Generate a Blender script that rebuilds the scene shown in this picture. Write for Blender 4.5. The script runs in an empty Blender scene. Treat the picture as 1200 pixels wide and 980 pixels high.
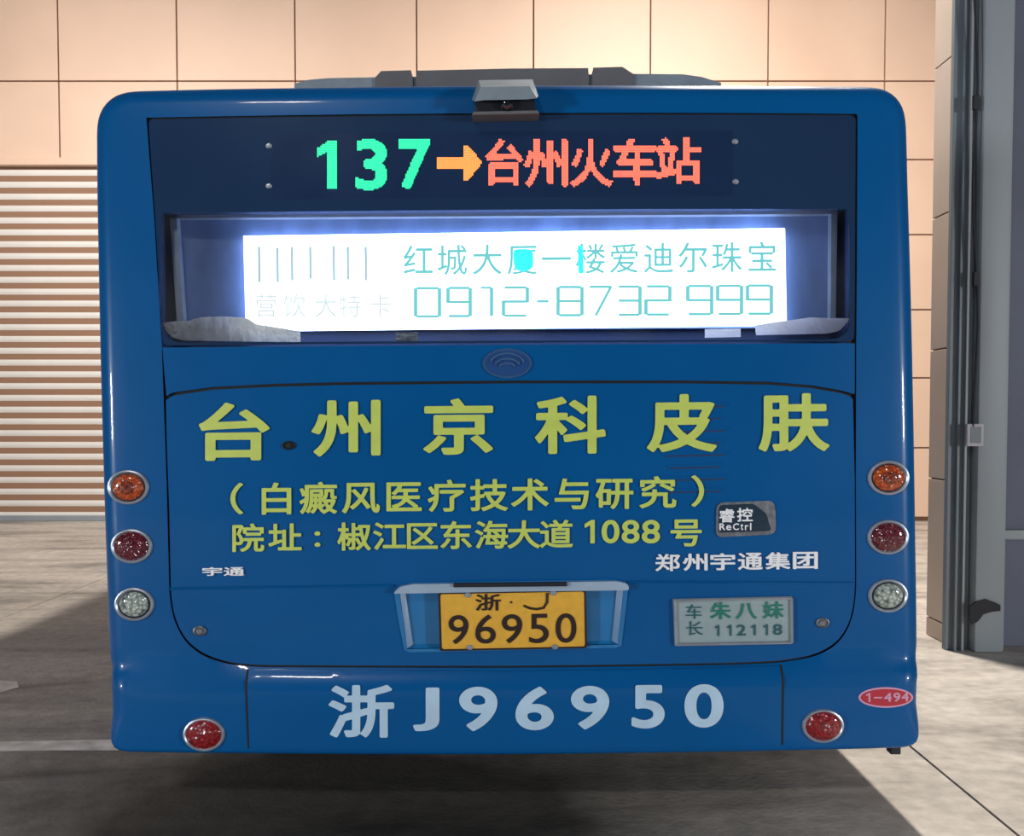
import bpy, bmesh, math, random
import numpy as np
from mathutils import Vector, Matrix
from mathutils.geometry import delaunay_2d_cdt
random.seed(7)
PI = math.pi
SC = bpy.context.scene
COL = SC.collection

# ------------------------------------------------------------------ camera
F = 1100.0                      # focal length in pixels of the 1200 px frame
HC = 1.33                       # camera height
PITCH = math.radians(2.0)
CY = 490 + F*math.tan(PITCH)    # principal point row (lens shift)
D = 3.02                        # distance of the bus tail
cam_d = bpy.data.cameras.new('camera')
cam = bpy.data.objects.new('camera', cam_d); COL.objects.link(cam)
cam_d.sensor_width = 36; cam_d.lens = F/1200*36
cam_d.shift_y = (CY-490)/1200
cam_d.clip_start = .05
cam.location = (0, 0, HC); cam.rotation_euler = (PI/2-PITCH, 0, 0)
SC.camera = cam

# ------------------------------------------------------------------ world, lights, exposure
w = bpy.data.worlds.new('night'); SC.world = w; w.use_nodes = True
wb = w.node_tree.nodes['Background']
wb.inputs[0].default_value = (.62, .74, 1.0, 1); wb.inputs[1].default_value = .07

def area(name, loc, target, size, power, col, size_y=None):
    l = bpy.data.lights.new(name, 'AREA'); l.energy = power; l.color = col
    l.size = size
    if size_y: l.shape = 'RECTANGLE'; l.size_y = size_y
    o = bpy.data.objects.new(name, l); COL.objects.link(o); o.location = loc
    o.rotation_euler = (Vector(target)-Vector(loc)).to_track_quat('-Z', 'Y').to_euler()
    return o
# yard flood lamp beside the bus, high lamp behind the viewer, added fill lights
area('yard_lamp', (1.95, 6.4, 6.7), (1.6, 6.6, 0), .35, 620, (1, .95, .87))
area('facade_fill', (-5.2, 6.4, 6.8), (-5.2, 12.0, 2.6), .8, 140, (1, .94, .90)).data.spread = 1.9  # pair of unseen fills, added to even out the facade
area('facade_fill', (1.9, 5.7, 8.2), (2.0, 12.0, 4.6), 1.5, 158, (1, .94, .88)).data.spread = 1.7
area('side_fill', (-9.0, -4.0, 1.45), (0, 3, 1.4), .9, 540, (.93, .97, 1))  # pair of unseen low fills, added to light the tail and spare the floor
area('side_fill', (9.0, -4.0, 1.6), (0, 3, 1.4), .9, 540, (.95, .98, 1))
area('high_lamp', (-4.6, -8.5, 9.5), (0, 3, 2), 1.5, 300, (1, .98, .95), .42)
SC.view_settings.view_transform = 'Standard'
SC.view_settings.look = 'None'
SC.view_settings.gamma = 1
SC.view_settings.use_curve_mapping = False
SC.view_settings.exposure = 0

# ------------------------------------------------------------------ pixel <-> place
fwd = Vector((0, math.cos(PITCH), -math.sin(PITCH))); up = Vector((0, math.sin(PITCH), math.cos(PITCH)))
def ray(px, py): return fwd + Vector((1, 0, 0))*((px-600)/F) - up*((py-CY)/F)
def at_y(px, py, Y):
    r = ray(px, py); return Vector((0, 0, HC)) + r*(Y/r.y)
def at_floor(px, py, z=0):
    r = ray(px, py); return Vector((0, 0, HC)) + r*((z-HC)/r.z)
LEAN = math.radians(-.55)
ROOT = Vector((at_y(593, 500, D).x, D, 0))
cl, sl = math.cos(LEAN), math.sin(LEAN)
def to_local(p):
    q = p-ROOT
    return (cl*q.x - sl*q.z, sl*q.x + cl*q.z)

ZB = None
def S(x, z):
    y = .035*(abs(x)/1.3)**2.2
    t = min(1, max(0, (ZBUMP-z)/.06)); t = t*t*(3-2*t)
    y -= .03*t
    u = max(0, z-1.45)                      # the glass leans forward a little at the top
    return y + .03*u*u
ZBUMP = .6
def U(px, py, off=0.0, flat=False):
    """local x,z of an image point on the tail surface (or on plane y=off)"""
    y = off
    for _ in range(5):
        x, z = to_local(at_y(px, py, D+y))
        if flat: return x, z
        y = S(x, z)+off
    return x, z
ZBUMP = U(600, 782)[1]
MPX = D/F                                      # metres per pixel at the tail

# ------------------------------------------------------------------ materials
def lin(c): return tuple((v/255/12.92 if v/255 <= .04045 else ((v/255+.055)/1.055)**2.4) for v in c)
def mat(name, rgb, rough=.5, metal=0, coat=0, noise=0, nscale=8, emis=0, ecol=None, bump=0, bscale=60, streak=None, spec=.5):
    m = bpy.data.materials.new(name); m.use_nodes = True
    nt = m.node_tree; b = nt.nodes['Principled BSDF']; c = lin(rgb)
    b.inputs['Base Color'].default_value = (*c, 1)
    b.inputs['Roughness'].default_value = rough; b.inputs['Metallic'].default_value = metal
    b.inputs['Coat Weight'].default_value = coat; b.inputs['Coat Roughness'].default_value = .06
    b.inputs['Specular IOR Level'].default_value = spec
    if emis:
        b.inputs['Emission Color'].default_value = (*lin(ecol or rgb), 1); b.inputs['Emission Strength'].default_value = emis
    tc = nt.nodes.new('ShaderNodeTexCoord'); mp = nt.nodes.new('ShaderNodeMapping')
    nt.links.new(tc.outputs['Object'], mp.inputs[0])
    if streak: mp.inputs['Scale'].default_value = streak
    n = nt.nodes.new('ShaderNodeTexNoise'); n.inputs['Scale'].default_value = nscale; n.inputs['Detail'].default_value = 6
    nt.links.new(mp.outputs[0], n.inputs['Vector'])
    if noise:
        r = nt.nodes.new('ShaderNodeMapRange'); r.inputs['From Min'].default_value = .3; r.inputs['From Max'].default_value = .7
        r.inputs['To Min'].default_value = 1-noise; r.inputs['To Max'].default_value = 1+noise*.6
        nt.links.new(n.outputs['Fac'], r.inputs['Value'])
        mx = nt.nodes.new('ShaderNodeMix'); mx.data_type = 'RGBA'; mx.blend_type = 'MULTIPLY'; mx.inputs[0].default_value = 1
        mx.inputs[6].default_value = (*c, 1); nt.links.new(r.outputs[0], mx.inputs[7])
        nt.links.new(mx.outputs[2], b.inputs['Base Color'])
    rr = nt.nodes.new('ShaderNodeMapRange'); rr.inputs['To Min'].default_value = max(0, rough-.05); rr.inputs['To Max'].default_value = min(1, rough+.07)
    nt.links.new(n.outputs['Fac'], rr.inputs['Value']); nt.links.new(rr.outputs[0], b.inputs['Roughness'])
    if bump:
        n2 = nt.nodes.new('ShaderNodeTexNoise'); n2.inputs['Scale'].default_value = bscale; n2.inputs['Detail'].default_value = 4
        nt.links.new(tc.outputs['Object'], n2.inputs['Vector'])
        bp = nt.nodes.new('ShaderNodeBump'); bp.inputs['Strength'].default_value = bump; bp.inputs['Distance'].default_value = .01
        nt.links.new(n2.outputs['Fac'], bp.inputs['Height']); nt.links.new(bp.outputs[0], b.inputs['Normal'])
    return m
def lens_mat(name, rgb, scale, inner):
    m = mat(name, rgb, .12, coat=1)
    nt = m.node_tree; b = nt.nodes['Principled BSDF']
    tc = nt.nodes.new('ShaderNodeTexCoord'); v = nt.nodes.new('ShaderNodeTexVoronoi'); v.inputs['Scale'].default_value = scale
    nt.links.new(tc.outputs['Object'], v.inputs['Vector'])
    bp = nt.nodes.new('ShaderNodeBump'); bp.inputs['Strength'].default_value = .8; bp.inputs['Distance'].default_value = .006
    nt.links.new(v.outputs['Distance'], bp.inputs['Height']); nt.links.new(bp.outputs[0], b.inputs['Normal'])
    cr = nt.nodes.new('ShaderNodeMix'); cr.data_type = 'RGBA'
    cr.inputs[6].default_value = (*lin(rgb), 1); cr.inputs[7].default_value = (*lin(inner), 1)
    mr = nt.nodes.new('ShaderNodeMapRange'); mr.inputs['From Max'].default_value = .9
    nt.links.new(v.outputs['Distance'], mr.inputs['Value']); nt.links.new(mr.outputs[0], cr.inputs[0])
    nt.links.new(cr.outputs[2], b.inputs['Base Color'])
    return m
def glass_mat(name, tint=(.94, .96, .98)):
    m = bpy.data.materials.new(name); m.use_nodes = True; nt = m.node_tree
    nt.nodes.remove(nt.nodes['Principled BSDF']); out = nt.nodes['Material Output']
    t = nt.nodes.new('ShaderNodeBsdfTransparent'); t.inputs[0].default_value = (*tint, 1)
    g = nt.nodes.new('ShaderNodeBsdfGlossy'); g.inputs['Roughness'].default_value = .04
    f = nt.nodes.new('ShaderNodeFresnel'); f.inputs[0].default_value = 1.5
    n = nt.nodes.new('ShaderNodeTexNoise'); n.inputs['Scale'].default_value = 3
    tc = nt.nodes.new('ShaderNodeTexCoord'); nt.links.new(tc.outputs['Object'], n.inputs['Vector'])
    d = nt.nodes.new('ShaderNodeBsdfDiffuse'); d.inputs[0].default_value = (.5, .55, .6, 1)
    mr = nt.nodes.new('ShaderNodeMapRange'); mr.inputs['From Min'].default_value = .4; mr.inputs['From Max'].default_value = .75; mr.inputs['To Max'].default_value = .06
    nt.links.new(n.outputs['Fac'], mr.inputs[0])
    m1 = nt.nodes.new('ShaderNodeMixShader'); m2 = nt.nodes.new('ShaderNodeMixShader')
    nt.links.new(mr.outputs[0], m1.inputs[0]); nt.links.new(t.outputs[0], m1.inputs[1]); nt.links.new(d.outputs[0], m1.inputs[2])
    nt.links.new(f.outputs[0], m2.inputs[0]); nt.links.new(m1.outputs[0], m2.inputs[1]); nt.links.new(g.outputs[0], m2.inputs[2])
    nt.links.new(m2.outputs[0], out.inputs[0]); return m
def cladding_mat():
    m = mat('facade_panel', (228, 194, 168), .5, noise=.05, nscale=1.2, bump=.05, bscale=400); return m
def concrete_mat():
    m = mat('yard_concrete', (186, 178, 168), .85, bump=.25, bscale=45)
    nt = m.node_tree; b = nt.nodes['Principled BSDF']
    tc = nt.nodes.new('ShaderNodeNewGeometry')
    n1 = nt.nodes.new('ShaderNodeTexNoise'); n1.inputs['Scale'].default_value = 1.3; n1.inputs['Detail'].default_value = 9; n1.inputs['Roughness'].default_value = .62; n1.inputs['Distortion'].default_value = .6
    n2 = nt.nodes.new('ShaderNodeTexNoise'); n2.inputs['Scale'].default_value = 14; n2.inputs['Detail'].default_value = 8
    mp = nt.nodes.new('ShaderNodeMapping'); mp.inputs['Scale'].default_value = (.45, 1.5, 1)
    nt.links.new(tc.outputs['Position'], mp.inputs[0]); nt.links.new(mp.outputs[0], n1.inputs['Vector']); nt.links.new(tc.outputs['Position'], n2.inputs['Vector'])
    r = nt.nodes.new('ShaderNodeValToRGB'); e = r.color_ramp.elements
    e[0].position = .30; e[0].color = (*lin((118, 110, 103)), 1); e[1].position = .62; e[1].color = (*lin((206, 196, 184)), 1)
    x = e.new(.46); x.color = (*lin((180, 171, 161)), 1)
    nt.links.new(n1.outputs['Fac'], r.inputs[0])
    mr = nt.nodes.new('ShaderNodeMapRange'); mr.inputs['From Min'].default_value = .3; mr.inputs['From Max'].default_value = .7; mr.inputs['To Min'].default_value = .8; mr.inputs['To Max'].default_value = 1.1
    nt.links.new(n2.outputs['Fac'], mr.inputs[0])
    mx = nt.nodes.new('ShaderNodeMix'); mx.data_type = 'RGBA'; mx.blend_type = 'MULTIPLY'; mx.inputs[0].default_value = 1
    nt.links.new(r.outputs[0], mx.inputs[6]); nt.links.new(mr.outputs[0], mx.inputs[7])
    # bus shade painted into the concrete, noise-edged, under and around the tail
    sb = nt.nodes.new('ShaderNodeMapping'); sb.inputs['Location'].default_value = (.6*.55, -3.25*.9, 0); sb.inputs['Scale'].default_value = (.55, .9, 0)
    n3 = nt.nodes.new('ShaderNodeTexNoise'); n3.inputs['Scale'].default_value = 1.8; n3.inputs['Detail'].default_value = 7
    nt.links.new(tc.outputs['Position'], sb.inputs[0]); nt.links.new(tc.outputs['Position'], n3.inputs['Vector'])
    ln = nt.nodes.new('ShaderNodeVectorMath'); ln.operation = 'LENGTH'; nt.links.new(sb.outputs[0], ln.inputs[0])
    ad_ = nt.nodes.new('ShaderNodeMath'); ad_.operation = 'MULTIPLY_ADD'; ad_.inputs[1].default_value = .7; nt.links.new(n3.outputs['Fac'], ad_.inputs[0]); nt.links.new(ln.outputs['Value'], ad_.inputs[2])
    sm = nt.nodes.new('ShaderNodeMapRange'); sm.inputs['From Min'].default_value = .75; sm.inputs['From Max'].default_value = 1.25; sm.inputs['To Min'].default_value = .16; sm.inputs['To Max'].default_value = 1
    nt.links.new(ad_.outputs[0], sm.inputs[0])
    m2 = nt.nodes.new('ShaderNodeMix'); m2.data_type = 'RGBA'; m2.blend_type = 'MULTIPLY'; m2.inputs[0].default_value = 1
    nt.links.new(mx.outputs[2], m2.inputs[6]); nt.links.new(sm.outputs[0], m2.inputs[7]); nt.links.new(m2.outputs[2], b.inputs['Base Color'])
    return m
def sheetmat(name, rgb, rough, **k):
    m = mat(name, rgb, rough, **k); nt = m.node_tree; b = nt.nodes['Principled BSDF']
    t = nt.nodes.new('ShaderNodeBsdfTranslucent'); t.inputs[0].default_value = (*lin(rgb), 1)
    mx = nt.nodes.new('ShaderNodeMixShader'); mx.inputs[0].default_value = .6
    nt.links.new(b.outputs[0], mx.inputs[1]); nt.links.new(t.outputs[0], mx.inputs[2]); nt.links.new(mx.outputs[0], nt.nodes['Material Output'].inputs[0]); return m
M = dict(
 paint=mat('blue_bus_paint', (0, 82, 142), .3, spec=.15, coat=.3, noise=.06, nscale=2.2, bump=.02, bscale=3),
 dark=mat('dark_seam_rubber', (12, 14, 20), .7),
 frit=mat('dark_tinted_glass', (28, 52, 84), .1, coat=.6, noise=.12, nscale=1.5),
 board=mat('led_board_face', (24, 46, 80), .14, coat=.5, noise=.1, nscale=5),
 inner=mat('cabin_inner_board', (92, 110, 148), .45, noise=.35, nscale=9, streak=(1, 1, .4)),
 cabin=mat('cabin_dark_lining', (34, 52, 90), .6, noise=.1),
 alu=mat('brushed_aluminium', (170, 178, 190), .35, metal=.6, noise=.1, nscale=20),
 ads=mat('backlit_white_sheet', (245, 250, 255), .6, emis=2.0, ecol=(236, 246, 255)),
  adc=mat('light_box_edge_added_glow', (200, 220, 255), .6, emis=9.5, ecol=(190, 215, 255)),
 adp=mat('backlit_teal_print', (50, 110, 110), .6, emis=.8, ecol=(128, 222, 220)),
 adq=mat('backlit_cyan_patch', (40, 225, 225), .6, emis=.9, ecol=(50, 228, 226)),
 adg=mat('backlit_grey_print', (150, 175, 180), .6, emis=.75, ecol=(165, 190, 192)),
 adf=mat('backlit_faded_print', (150, 160, 160), .6, emis=.72, ecol=(232, 244, 240)),
 ledg=mat('green_led', (40, 220, 160), .4, emis=1.25, ecol=(50, 232, 160)),
 ledr=mat('red_led', (250, 90, 70), .4, emis=1.25, ecol=(255, 126, 100)),
 ledo=mat('orange_led', (250, 150, 70), .4, emis=1.2, ecol=(255, 156, 78)),
 yellow=mat('yellow_vinyl', (190, 205, 95), .45, noise=.06, nscale=20),
 white=mat('pale_vinyl', (178, 205, 226), .45, noise=.08, nscale=14),
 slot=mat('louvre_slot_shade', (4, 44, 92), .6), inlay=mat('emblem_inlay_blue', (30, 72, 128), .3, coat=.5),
 chrome=mat('chrome', (244, 246, 250), .25, metal=.15),
 dull=mat('dull_chrome', (130, 134, 142), .4, metal=.8, noise=.35, nscale=60),
 grey=mat('grey_roof_plastic', (120, 132, 142), .5, noise=.15, nscale=14, bump=.1, bscale=30),
 greyd=mat('grey_roof_plastic_dark', (92, 92, 96), .6, noise=.1, nscale=10),
 black=mat('black_plastic', (24, 26, 36), .45),
 plate=mat('yellow_number_plate', (222, 168, 58), .45, noise=.09, nscale=40),
 ink=mat('black_plate_paint', (38, 22, 20), .5),
 pan=mat('plate_recess_blue', (22, 112, 170), .3, coat=.7, noise=.1, nscale=9),
 lip=mat('plate_lip_pale', (150, 170, 190), .35, coat=.4, noise=.12, nscale=9),
 sign=mat('name_board_grey', (142, 160, 164), .35, noise=.08, nscale=20),
 teal=mat('teal_print', (8, 112, 98), .5), tealb=mat('dark_teal_print', (22, 84, 92), .5),
 redst=mat('red_sticker', (178, 36, 52), .4), pink=mat('pale_pink_print', (205, 150, 180), .5),
 badge=mat('badge_navy', (22, 46, 66), .3, coat=.5, noise=.2, nscale=60),
 emblem=mat('emblem_bluegrey', (70, 110, 165), .25, metal=.5, coat=.5),
 amber=lens_mat('amber_lens', (216, 92, 26), 95, (120, 40, 12)), amberin=lens_mat('amber_core', (170, 70, 22), 130, (70, 24, 10)),
 redl=lens_mat('crimson_lens', (112, 18, 38), 110, (64, 8, 24)), fog=lens_mat('red_fog_lens', (170, 28, 36), 90, (90, 10, 16)),
 clear=lens_mat('clear_lens', (205, 215, 205), 85, (70, 84, 82)),
 tyre=mat('tyre_rubber', (22, 22, 23), .8, bump=.3), hub=mat('wheel_steel', (120, 122, 126), .45, metal=.7),
 tint=mat('tinted_side_glass', (16, 22, 32), .06, coat=.8), glass=glass_mat('rear_window_glass'),
 under=mat('underbody', (18, 18, 20), .9, noise=.3),
 panel=cladding_mat(), joint=mat('facade_joint', (146, 110, 86), .8), slat=mat('shutter_slat_cream', (222, 216, 208), .42, noise=.04, nscale=3),
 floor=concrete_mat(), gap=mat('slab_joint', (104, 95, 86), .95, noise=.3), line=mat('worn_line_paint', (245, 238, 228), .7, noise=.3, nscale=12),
 steel=mat('grey_steel_paint', (138, 144, 148), .5, noise=.12, nscale=3, streak=(1, 1, .25), bump=.06), steeld=mat('dark_steel', (112, 121, 126), .55, noise=.2, nscale=4, streak=(1, 1, .3)),
 steelb=mat('slate_wall_paint', (98, 102, 118), .7, noise=.12, nscale=2.5, bump=.1), tile=mat('column_tile', (186, 168, 152), .5, noise=.07, nscale=2),
 paper=sheetmat('white_paper', (240, 236, 238), .8, noise=.08, nscale=25), bag=sheetmat('crumpled_film', (226, 222, 216), .4, noise=.35, nscale=22),
 soot=mat('dark_tape', (40, 40, 44), .8), cable=mat('cable_black', (34, 34, 38), .7),
)

# ------------------------------------------------------------------ mesh helpers
def mesh(name, vs, fs, m, parent=None, smooth=False, angle=35):
    me = bpy.data.meshes.new(name); me.from_pydata([tuple(v) for v in vs], [], fs); me.validate()
    bm = bmesh.new(); bm.from_mesh(me); bmesh.ops.recalc_face_normals(bm, faces=bm.faces); bm.to_mesh(me); bm.free()
    if smooth:
        me.polygons.foreach_set('use_smooth', [True]*len(me.polygons)); me.set_sharp_from_angle(angle=math.radians(angle))
    if m: me.materials.append(m)
    o = bpy.data.objects.new(name, me); COL.objects.link(o)
    if parent: o.parent = parent
    return o
class MB:
    def __init__(s): s.v = []; s.f = []
    def add(s, vs, fs):
        k = len(s.v); s.v += [tuple(v) for v in vs]; s.f += [tuple(i+k for i in f) for f in fs]; return s
    def box(s, x0, x1, y0, y1, z0, z1, bev=0):
        if not bev:
            return s.add([(x0,y0,z0),(x1,y0,z0),(x1,y1,z0),(x0,y1,z0),(x0,y0,z1),(x1,y0,z1),(x1,y1,z1),(x0,y1,z1)],
                  [(0,3,2,1),(4,5,6,7),(0,1,5,4),(1,2,6,5),(2,3,7,6),(3,0,4,7)])
        bm = bmesh.new(); bmesh.ops.create_cube(bm, size=1)
        for v in bm.verts: v.co = ((x0+x1)/2+v.co.x*(x1-x0), (y0+y1)/2+v.co.y*(y1-y0), (z0+z1)/2+v.co.z*(z1-z0))
        bmesh.ops.bevel(bm, geom=bm.edges[:], offset=bev, segments=2, affect='EDGES', profile=.6)
        bm.verts.index_update(); s.add([v.co[:] for v in bm.verts], [tuple(v.index for v in f.verts) for f in bm.faces]); bm.free(); return s
    def prism(s, poly, y0, y1):          # poly of (x,z), extruded along y
        n = len(poly)
        return s.add([(x, y0, z) for x, z in poly]+[(x, y1, z) for x, z in poly],
            [tuple(range(n)), tuple(range(2*n-1, n-1, -1))]+[(i, i+n, (i+1) % n+n, (i+1) % n) for i in range(n)])
    def lathe(s, prof, c, sx, sz, n=32):  # prof (r,y), axis along y, elliptical
        vs = []; fs = []; m = len(prof)
        for k in range(n):
            a = 2*PI*k/n
            for r, y in prof: vs.append((c[0]+r*sx*math.cos(a), c[1]+y, c[2]+r*sz*math.sin(a)))
        for k in range(n):
            for j in range(m-1): fs.append((k*m+j, k*m+j+1, ((k+1) % n)*m+j+1, ((k+1) % n)*m+j))
        return s.add(vs, fs)
    def tube(s, pts, r, n=8):
        pts = [Vector(p) for p in pts]; k0 = len(s.v); rings = []
        for i, p in enumerate(pts):
            d = (pts[min(i+1, len(pts)-1)]-pts[max(i-1, 0)]).normalized()
            a = d.orthogonal().normalized() if i == 0 else (A - d*A.dot(d)).normalized()
            A = a; b = d.cross(a)
            rings.append([p+(a*math.cos(2*PI*j/n)+b*math.sin(2*PI*j/n))*r for j in range(n)])
        vs = [v for q in rings for v in q]
        fs = [(i*n+j, i*n+(j+1) % n, (i+1)*n+(j+1) % n, (i+1)*n+j) for i in range(len(pts)-1) for j in range(n)]
        fs += [tuple(range(n)), tuple(range((len(pts)-1)*n, len(pts)*n))]
        return s.add(vs, fs)
    def build(s, name, m, parent=None, smooth=False, angle=35): return mesh(name, s.v, s.f, m, parent, smooth, angle)
def empty(name, loc=(0,0,0), rot=(0,0,0)):
    o = bpy.data.objects.new(name, None); COL.objects.link(o); o.location = loc; o.rotation_euler = rot; o.empty_display_size = .2; return o
def tag(o, label=None, cat=None, group=None, kind=None):
    if label: o['label'] = label
    if cat: o['category'] = cat
    if group: o['group'] = group
    if kind: o['kind'] = kind
    return o
def inside(p, poly):
    c = False; n = len(poly); x, y = p
    for i in range(n):
        x1, y1 = poly[i]; x2, y2 = poly[i-1]
        if (y1 > y) != (y2 > y) and x < (x2-x1)*(y-y1)/(y2-y1)+x1: c = not c
    return c
def dense(poly, step, closed=True):
    out = []; n = len(poly)
    for i in range(n if closed else n-1):
        a = Vector(poly[i]); b = Vector(poly[(i+1) % n]); k = max(1, int((b-a).length/step+.5))
        out += [tuple(a.lerp(b, j/k)) for j in range(k)]
    if not closed: out.append(tuple(poly[-1]))
    return out
def inset(poly, t):
    """move every vertex inward along its normal by t (t may be a function of the point)"""
    n = len(poly); A = sum(poly[i-1][0]*poly[i][1]-poly[i][0]*poly[i-1][1] for i in range(n)); sg = 1 if A > 0 else -1
    out = []
    for i in range(n):
        a = Vector(poly[i-1]); b = Vector(poly[(i+1) % n]); d = (b-a).normalized()
        tt = t(poly[i]) if callable(t) else t
        out.append((poly[i][0]-d.y*tt*sg, poly[i][1]+d.x*tt*sg))
    return out
def rounded(pts, n=6):
    """polygon from (x,y) or (x,y,r) corner points"""
    out = []; N = len(pts)
    for i, p in enumerate(pts):
        r = p[2] if len(p) > 2 else 0; P = Vector(p[:2])
        if not r: out.append(tuple(P)); continue
        a = (Vector(pts[i-1][:2])-P).normalized()*r; b = (Vector(pts[(i+1) % N][:2])-P).normalized()*r
        for k in range(n+1):
            t = k/n; out.append(tuple((P+a)*(1-t)**2 + P*2*t*(1-t) + (P+b)*t*t))
    return out
def fill(poly, holes=(), step=.05):
    vs = []; es = []
    for L in [poly]+list(holes):
        k = len(vs); vs += [Vector(p) for p in L]; es += [(k+i, k+(i+1) % len(L)) for i in range(len(L))]
    bp_ = np.array([tuple(v) for v in vs])
    xs = [p[0] for p in poly]; zs = [p[1] for p in poly]
    x = math.floor(min(xs)/step)*step
    while x < max(xs):
        z = math.floor(min(zs)/step)*step
        while z < max(zs):
            if inside((x, z), poly) and not any(inside((x, z), h) for h in holes) and ((bp_-(x, z))**2).sum(1).min() > (.45*step)**2: vs.append(Vector((x, z)))
            z += step
        x += step
    ov, oe, of, *_ = delaunay_2d_cdt(vs, es, [], 0, 1e-6)
    fs = []
    for f in of:
        e1 = ov[f[1]]-ov[f[0]]; e2 = ov[f[2]]-ov[f[0]]
        if abs(e1.x*e2.y-e1.y*e2.x) < 1e-4*e1.length*e2.length: continue      # sliver between points in one line
        c = sum((ov[i] for i in f), Vector((0, 0)))/len(f)
        if inside(c, poly) and not any(inside(c, h) for h in holes): fs.append(tuple(f))
    return [tuple(v) for v in ov], fs
def sheet(name, poly, m, parent, off=0., thick=.008, holes=(), step=.05, surf=True, flat_y=None):
    """curved sheet following the tail surface, with an edge of its own thickness; poly in local x,z"""
    v2, fs = fill(poly, holes, step)
    yy = (lambda x, z: S(x, z)+off) if surf else (lambda x, z: off)
    cnt = {}
    for f in fs:
        for i in range(len(f)):
            e = (f[i], f[(i+1) % len(f)]); cnt[tuple(sorted(e))] = cnt.get(tuple(sorted(e)), 0)+1
    vs = [(x, yy(x, z), z) for x, z in v2]; n = len(vs); b = {}
    fo = list(fs)
    for (i, j), c in cnt.items():
        if c == 1:
            for q in (i, j):
                if q not in b: b[q] = len(vs); vs.append((vs[q][0], vs[q][1]+thick, vs[q][2]))
            fo.append((i, j, b[j], b[i]))
    return mesh(name, vs, fo, m, parent, True)
def P(pts, off=0, flat=False): return [U(x, y, off, flat) for x, y in pts]

# ------------------------------------------------------------------ lettering
GL = {}
def outline_segments(vs, fs):
    cnt = {}
    for f in fs:
        for i in range(len(f)):
            e = (f[i], f[(i+1) % len(f)]); k = tuple(sorted(e)); cnt[k] = cnt.get(k, 0)+1
    return [(vs[i], vs[j]) for (i, j), c in cnt.items() if c == 1]
def embolden(vs, fs, r):
    """grow a glyph outline by r em: contour of its exact distance field, filled again"""
    seg = np.array(outline_segments(vs, fs)); A = seg[:, 0]; B = seg[:, 1]; d = B-A; L2_ = (d**2).sum(1)+1e-12
    h = .0135; lo = A.min(0)-r-3*h; hi = A.max(0)+r+3*h
    gx = np.arange(lo[0], hi[0], h); gy = np.arange(lo[1], hi[1], h)
    X, Y = np.meshgrid(gx, gy); Q = np.stack([X.ravel(), Y.ravel()], 1)
    best = np.full(len(Q), 9.); ins = np.zeros(len(Q), bool)
    for k in range(len(A)):
        w_ = Q-A[k]; t = np.clip((w_@d[k])/L2_[k], 0, 1); q = w_-t[:, None]*d[k]
        best = np.minimum(best, (q**2).sum(1))
        if A[k, 1] != B[k, 1]:
            c = (A[k, 1] > Q[:, 1]) != (B[k, 1] > Q[:, 1])
            ins ^= c & (Q[:, 0] < d[k, 0]*(Q[:, 1]-A[k, 1])/d[k, 1]+A[k, 0])
    sd = (np.sqrt(best)*np.where(ins, -1, 1)-r).reshape(X.shape)
    H, W = sd.shape; ps = {}; pts = []; nxt = {}
    def ed(i, j, ax):                 # crossing on the grid edge starting at row i, column j
        k = (i, j, ax)
        if k not in ps:
            a_ = sd[i, j]; b_ = sd[i, j+1] if ax == 0 else sd[i+1, j]; t = a_/(a_-b_)
            ps[k] = len(pts); pts.append((gx[j]+(t*h if ax == 0 else 0), gy[i]+(t*h if ax == 1 else 0)))
        return ps[k]
    es = []
    neg = sd < 0; act = (neg[:-1, :-1].astype(int)+neg[1:, :-1]+neg[:-1, 1:]+neg[1:, 1:])
    for i, j in zip(*np.where((act > 0) & (act < 4))):
        c = [neg[i, j], neg[i, j+1], neg[i+1, j+1], neg[i+1, j]]
        e = [(i, j, 0), (i, j+1, 1), (i+1, j, 0), (i, j, 1)]
        cr = [ed(*e[q]) for q in range(4) if c[q] != c[(q+1) % 4]]
        if len(cr) == 2: es.append(tuple(cr))
        else:
            if c[0]: es += [(cr[0], cr[3]), (cr[1], cr[2])]
            else: es += [(cr[0], cr[1]), (cr[2], cr[3])]
    adj = {}
    for a_, b_ in es: adj.setdefault(a_, []).append(b_); adj.setdefault(b_, []).append(a_)
    seen = set(); V = []; E = []
    for st in list(adj):
        if st in seen: continue
        loop = [st]; seen.add(st); cur = st
        while True:
            nx = [q for q in adj[cur] if q not in seen]
            if not nx: break
            cur = nx[0]; seen.add(cur); loop.append(cur)
        if len(loop) < 4: continue
        P_ = [Vector(pts[q]) for q in loop]; keep = [P_[0]]; last = 0      # drop nearly collinear points
        i = 1
        while i < len(P_):
            j = i
            while j+1 < len(P_) and j-last < 14:
                a_, b_ = P_[last], P_[j+1]; dd = (b_-a_); ln = dd.length or 1e-9
                if max(abs(dd.x*(P_[q].y-a_.y)-dd.y*(P_[q].x-a_.x))/ln for q in range(last+1, j+1)) > .0009: break
                j += 1
            keep.append(P_[j]); last = j; i = j+1
        k0_ = len(V); V += keep; E += [(k0_+q, k0_+(q+1) % len(keep)) for q in range(len(keep))]
    ov, oe, of, *_ = delaunay_2d_cdt(V, E, [], 0, 1e-7)
    out = []
    for f in of:
        c = sum((ov[q] for q in f), Vector((0, 0)))/len(f)
        fi = (c.y-lo[1])/h; fj = (c.x-lo[0])/h; i0 = min(H-2, int(fi)); j0 = min(W-2, int(fj)); u = fj-j0; v = fi-i0
        if sd[i0, j0]*(1-u)*(1-v)+sd[i0, j0+1]*u*(1-v)+sd[i0+1, j0]*(1-u)*v+sd[i0+1, j0+1]*u*v < 0: out.append(tuple(f))
    return [tuple(v) for v in ov], out
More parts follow.
